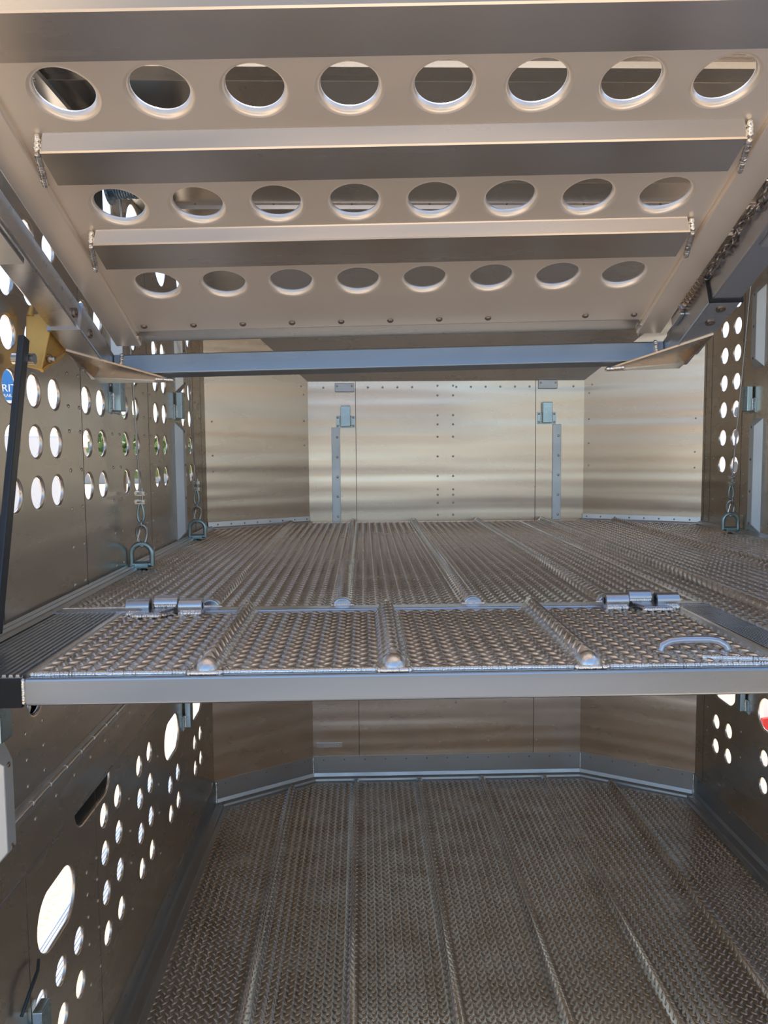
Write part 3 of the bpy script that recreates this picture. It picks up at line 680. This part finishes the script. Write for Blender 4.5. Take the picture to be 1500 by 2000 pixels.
def cable(x, y, dy, zs, ztop, label, flip=1):
    e = empty('lift_cable', (x, y, ZD), label, 'cable', 'lifting cables with snap hooks')
    zr = .083
    # snap hook: teardrop
    g = MB(); pts = [(flip*.0+.016*sin(2*pi*k/20)*(1 if k < 21 else 1)*(1-.35*cos(2*pi*k/20)), -.004*cos(2*pi*k/10), zr+.030-.036*cos(2*pi*k/20)) for k in range(20)]
    g.tube(pts, .0055, 8, True); g.build('snap_hook', 'cable', e)
    g = MB(); g.tube([(-.014, -.004, zr+.012), (-.004, -.004, zr+.05)], .003, 8); g.build('spring_gate', 'weld', e)
    z1 = zr+.060
    g = MB(); pts = [(.002, .010*sin(2*pi*k/14), z1+.008-.012*cos(2*pi*k/14)) for k in range(14)]; g.tube(pts, .0035, 8, True); g.build('shackle', 'cable', e)
    z2 = z1+.018
    g = MB(); pts = [(-.001+.012*sin(2*pi*k/20)*(1+.5*cos(2*pi*k/20))*.8, 0, z2+.030-.034*cos(2*pi*k/20)) for k in range(20)]; g.tube(pts, .0042, 8, True); g.build('thimble', 'ring', e)
    z3 = z2+.064
    for k in range(2):
        z = z3+.028*k; g = MB(); g.box((-.016, -.009, z-.007), (.016, .009, z+.007)); g.tube([(-.012, .008, z), (-.012, -.008, z), (0, -.014, z), (.012, -.008, z), (.012, .008, z)], .003, 8)
        for sx in (-1, 1): g.cyl((sx*.012, -.014, z+.002), (sx*.012, .014, z+.002), .0055, 6)
        g.build('wire_clip', 'rivet', e)
    g = MB(); pts = []; zt = ztop-ZD
    n = 60
    for k in range(n+1):
        t = k/n; pts.append((dy[0]*t, dy[1]*t, z3-.005+(zt-z3)*t))
    g.tube(pts, .0033, 8); g.tube([(.006, 0, z3-.01), (.006, 0, z3+.045)], .0027, 8); g.build('wire', 'cable', e)
    return e
cable(-.738, 2.60, (.0, -.13), 0, .93, 'steel wire cable with snap hook rising from the nearest left tie ring')
cable(-.736, 3.46, (.0, -.25), 0, .93, 'steel wire cable with snap hook rising from the far left corner tie ring')
cable(1.668, 3.50, (.03, -.10), 0, .93, 'steel wire cable with snap hook rising from the tie ring at the right wall')

# ------------------------------------------------------------------ outside
g = MB(); g.box((-120, -80, -2.95), (120, 120, -2.90)); gr = g.build('ground', 'gravel'); struct(gr)
g = MB(); g.box((-4, -40, -2.90), (6, -2.9, -2.88)); gp = g.build('ground', 'pad'); struct(gp)  # unseen dark pad added so the bars reflect a darker, bluer ground
pr = [(XL-.12, -1.50)]; n = 8; w = .075/n
poly = [(XL-.005, -1.50)]; x = XL-.13
e = empty('outside_step', (0, 0, 0), 'ribbed aluminium step rail outside the left wall, seen through the nearest large oval', 'step rail')
g = MB(); x0, x1 = -1.035, -.90; k = 12; w = (x1-x0)/k; poly = [(x0, -1.60)]
for i in range(k): poly += [(x0+w*i, -1.552), (x0+w*(i+.5), -1.552), (x0+w*(i+.55), -1.556), (x0+w*(i+.95), -1.556)]
poly += [(x1, -1.552), (x1, -1.60)]
g.prism(poly, 1, -.4, 3.8); g.build('ribbed_top', 'bar', e)
for y in (0.2, 1.2, 2.2, 3.2): g = MB(); g.bar((x1+.01, y, -1.58), (XL-.03, y, -1.70), .03, .02); g.build('bracket', 'bar', e)

def parked(name, label, cx, cy, rz, L_, H, hs, z0=-2.2):
    e = empty(name, (cx, cy, -2.9), label, 'trailer'); e.rotation_euler = (0, 0, rz)
    g = MB(); g.box((-L_/2, -1.25, .7), (L_/2, 1.25, .7+H)); bev(g.build('body', 'white', e), .08, 3)
    for sy in (-1,):
        g = MB(); k = 0
        for gx in range(int(L_/.9)):
            for ix in range(2):
                for iz in range(int(H/.26)-1):
                    x = -L_/2+.5+gx*.9+ix*.22; z = .95+iz*.24
                    g.add([(x+.07*cos(a), -1.256, z+.085*sin(a)) for a in [2*pi*j/12 for j in range(12)]], [tuple(range(12))])
        v = g.build('vent_openings', 'vent', e); v['kind'] = 'stuff'
    for wx in (-L_*.32, -L_*.2, L_*.3):
        for sy in (-1, 1): g = MB(); g.cyl((wx, sy*1.0, .45), (wx, sy*1.28, .45), .45, 24); g.build('wheel', 'black', e)
    return e
parked('parked_trailer', 'white perforated livestock trailer parked outside to the left, seen through the wall holes', -12.0, 26, radians(-62), 11, 2.7, 1)
parked('parked_trailer', 'white perforated livestock trailer parked close outside the right wall', 6.2, 9.5, radians(-90), 12, 3.2, 1)
# blue sign far to the left
e = empty('roadside_sign', (-16.05, 35.0, -2.9), 'blue roadside sign with white letters seen through the leftmost wall hole', 'sign')
g = MB(); g.box((-.62, -.03, 5.22), (1.02, .03, 6.55)); g.build('panel', 'blue', e)
g = MB(); g.box((-.62, -.03, 4.98), (1.02, .03, 5.215)); g.build('white_panel', 'signw', e)
g = MB(); g.cyl((-.3, .1, 0), (-.3, .1, 5.0), .08); g.cyl((.8, .1, 0), (.8, .1, 5.0), .08); g.build('pole', 'trim', e)
def text(s, size, loc, m, parent):
    cu = bpy.data.curves.new('txt', 'FONT'); cu.body = s; cu.size = size; cu.extrude = .01; cu.align_x = 'LEFT'
    ob = bpy.data.objects.new('txt', cu); COL.objects.link(ob); dg = bpy.context.evaluated_depsgraph_get()
    me = bpy.data.meshes.new_from_object(ob.evaluated_get(dg)); bpy.data.objects.remove(ob)
    me.materials.append(M[m]); o = bpy.data.objects.new('lettering', me); COL.objects.link(o); o.parent = parent; o.location = loc; o.rotation_euler = (pi/2, 0, 0); return o
text('RIT', .46, (.24, -.045, 5.60), 'signw', e)
text('RAIL', .20, (.30, -.045, 5.36), 'signw', e)
# building far behind
e = empty('distant_building', (-30, 75, -2.9), 'long pale building with a brown roof far beyond the left wall', 'building')
g = MB(); g.box((-22, 0, 0), (22, 10, 3.4)); g.build('wall', 'wallpaint', e)
g = MB(); g.prism([(-.6, 3.4), (10.6, 3.4), (5, 5.0)], 0, -22.5, 22.5); g.build('roof', 'roofing', e)
for k in range(10): g = MB(); g.box((-20+4.2*k, -.05, 1.2), (-18.6+4.2*k, -.003, 2.4)); g.build('window', 'vent', e)
def tree(x, y, h, label):
    e = empty('tree', (x, y, -2.9), label, 'tree', 'trees beyond the left wall')
    g = MB(); g.tube([(0,0,0), (.1,0,h*.3), (0,.1,h*.6)], [.22, .17, .08], 8); g.build('trunk', 'bark', e)
    g = MB()
    for _ in range(420):
        a = random.uniform(0, 2*pi); c = random.uniform(-1, 1); r = h*.34*random.uniform(.45, 1)**.5; q = sqrt(1-c*c)
        p = Vector((r*q*cos(a), r*q*sin(a), h*.66+r*.95*c)); s = random.uniform(.16, .36)*h/5
        u = Vector((random.gauss(0,1), random.gauss(0,1), random.gauss(0,1))).normalized(); v = u.orthogonal().normalized(); w_ = u.cross(v)
        vs = [p+(v*cos(2*pi*k/6)+w_*sin(2*pi*k/6))*s*random.uniform(.6, 1) for k in range(6)]+[p+u*s*.35]
        g.add(vs, [(k, (k+1)%6, 6) for k in range(6)], True)
    g.build('crown', 'leaf', e)
tree(-13.5, 44, 5.2, 'green leafy tree left of the others, behind the white trailer outside')
tree(-11.0, 40, 4.6, 'green leafy tree seen through the middle columns of left wall holes')
tree(-9.2, 43, 4.4, 'green leafy tree seen through the far columns of left wall holes')
# red and white barrier outside to the right
e = empty('striped_barrier', (0, 0, 0), 'red and white striped barrier outside, seen through the large oval hole at the right', 'barrier')
e.matrix_world = Matrix.Translation((3.25, 6.1, -2.9)) @ Matrix.Rotation(radians(15), 4, 'Z')
g = MB(); g.box((.02, 0, 0), (.08, .06, .95)); g.build('post', 'white', e)
g = MB(); g.box((.9, 0, 0), (.96, .06, .95)); g.build('post', 'white', e)
g = MB(); g.box((-.06, -.03, .52), (1.06, 0, .62)); g.build('board', 'white', e)
g = MB(); g.box((-.06, -.03, .622), (1.06, 0, .72)); g.build('board', 'red', e)
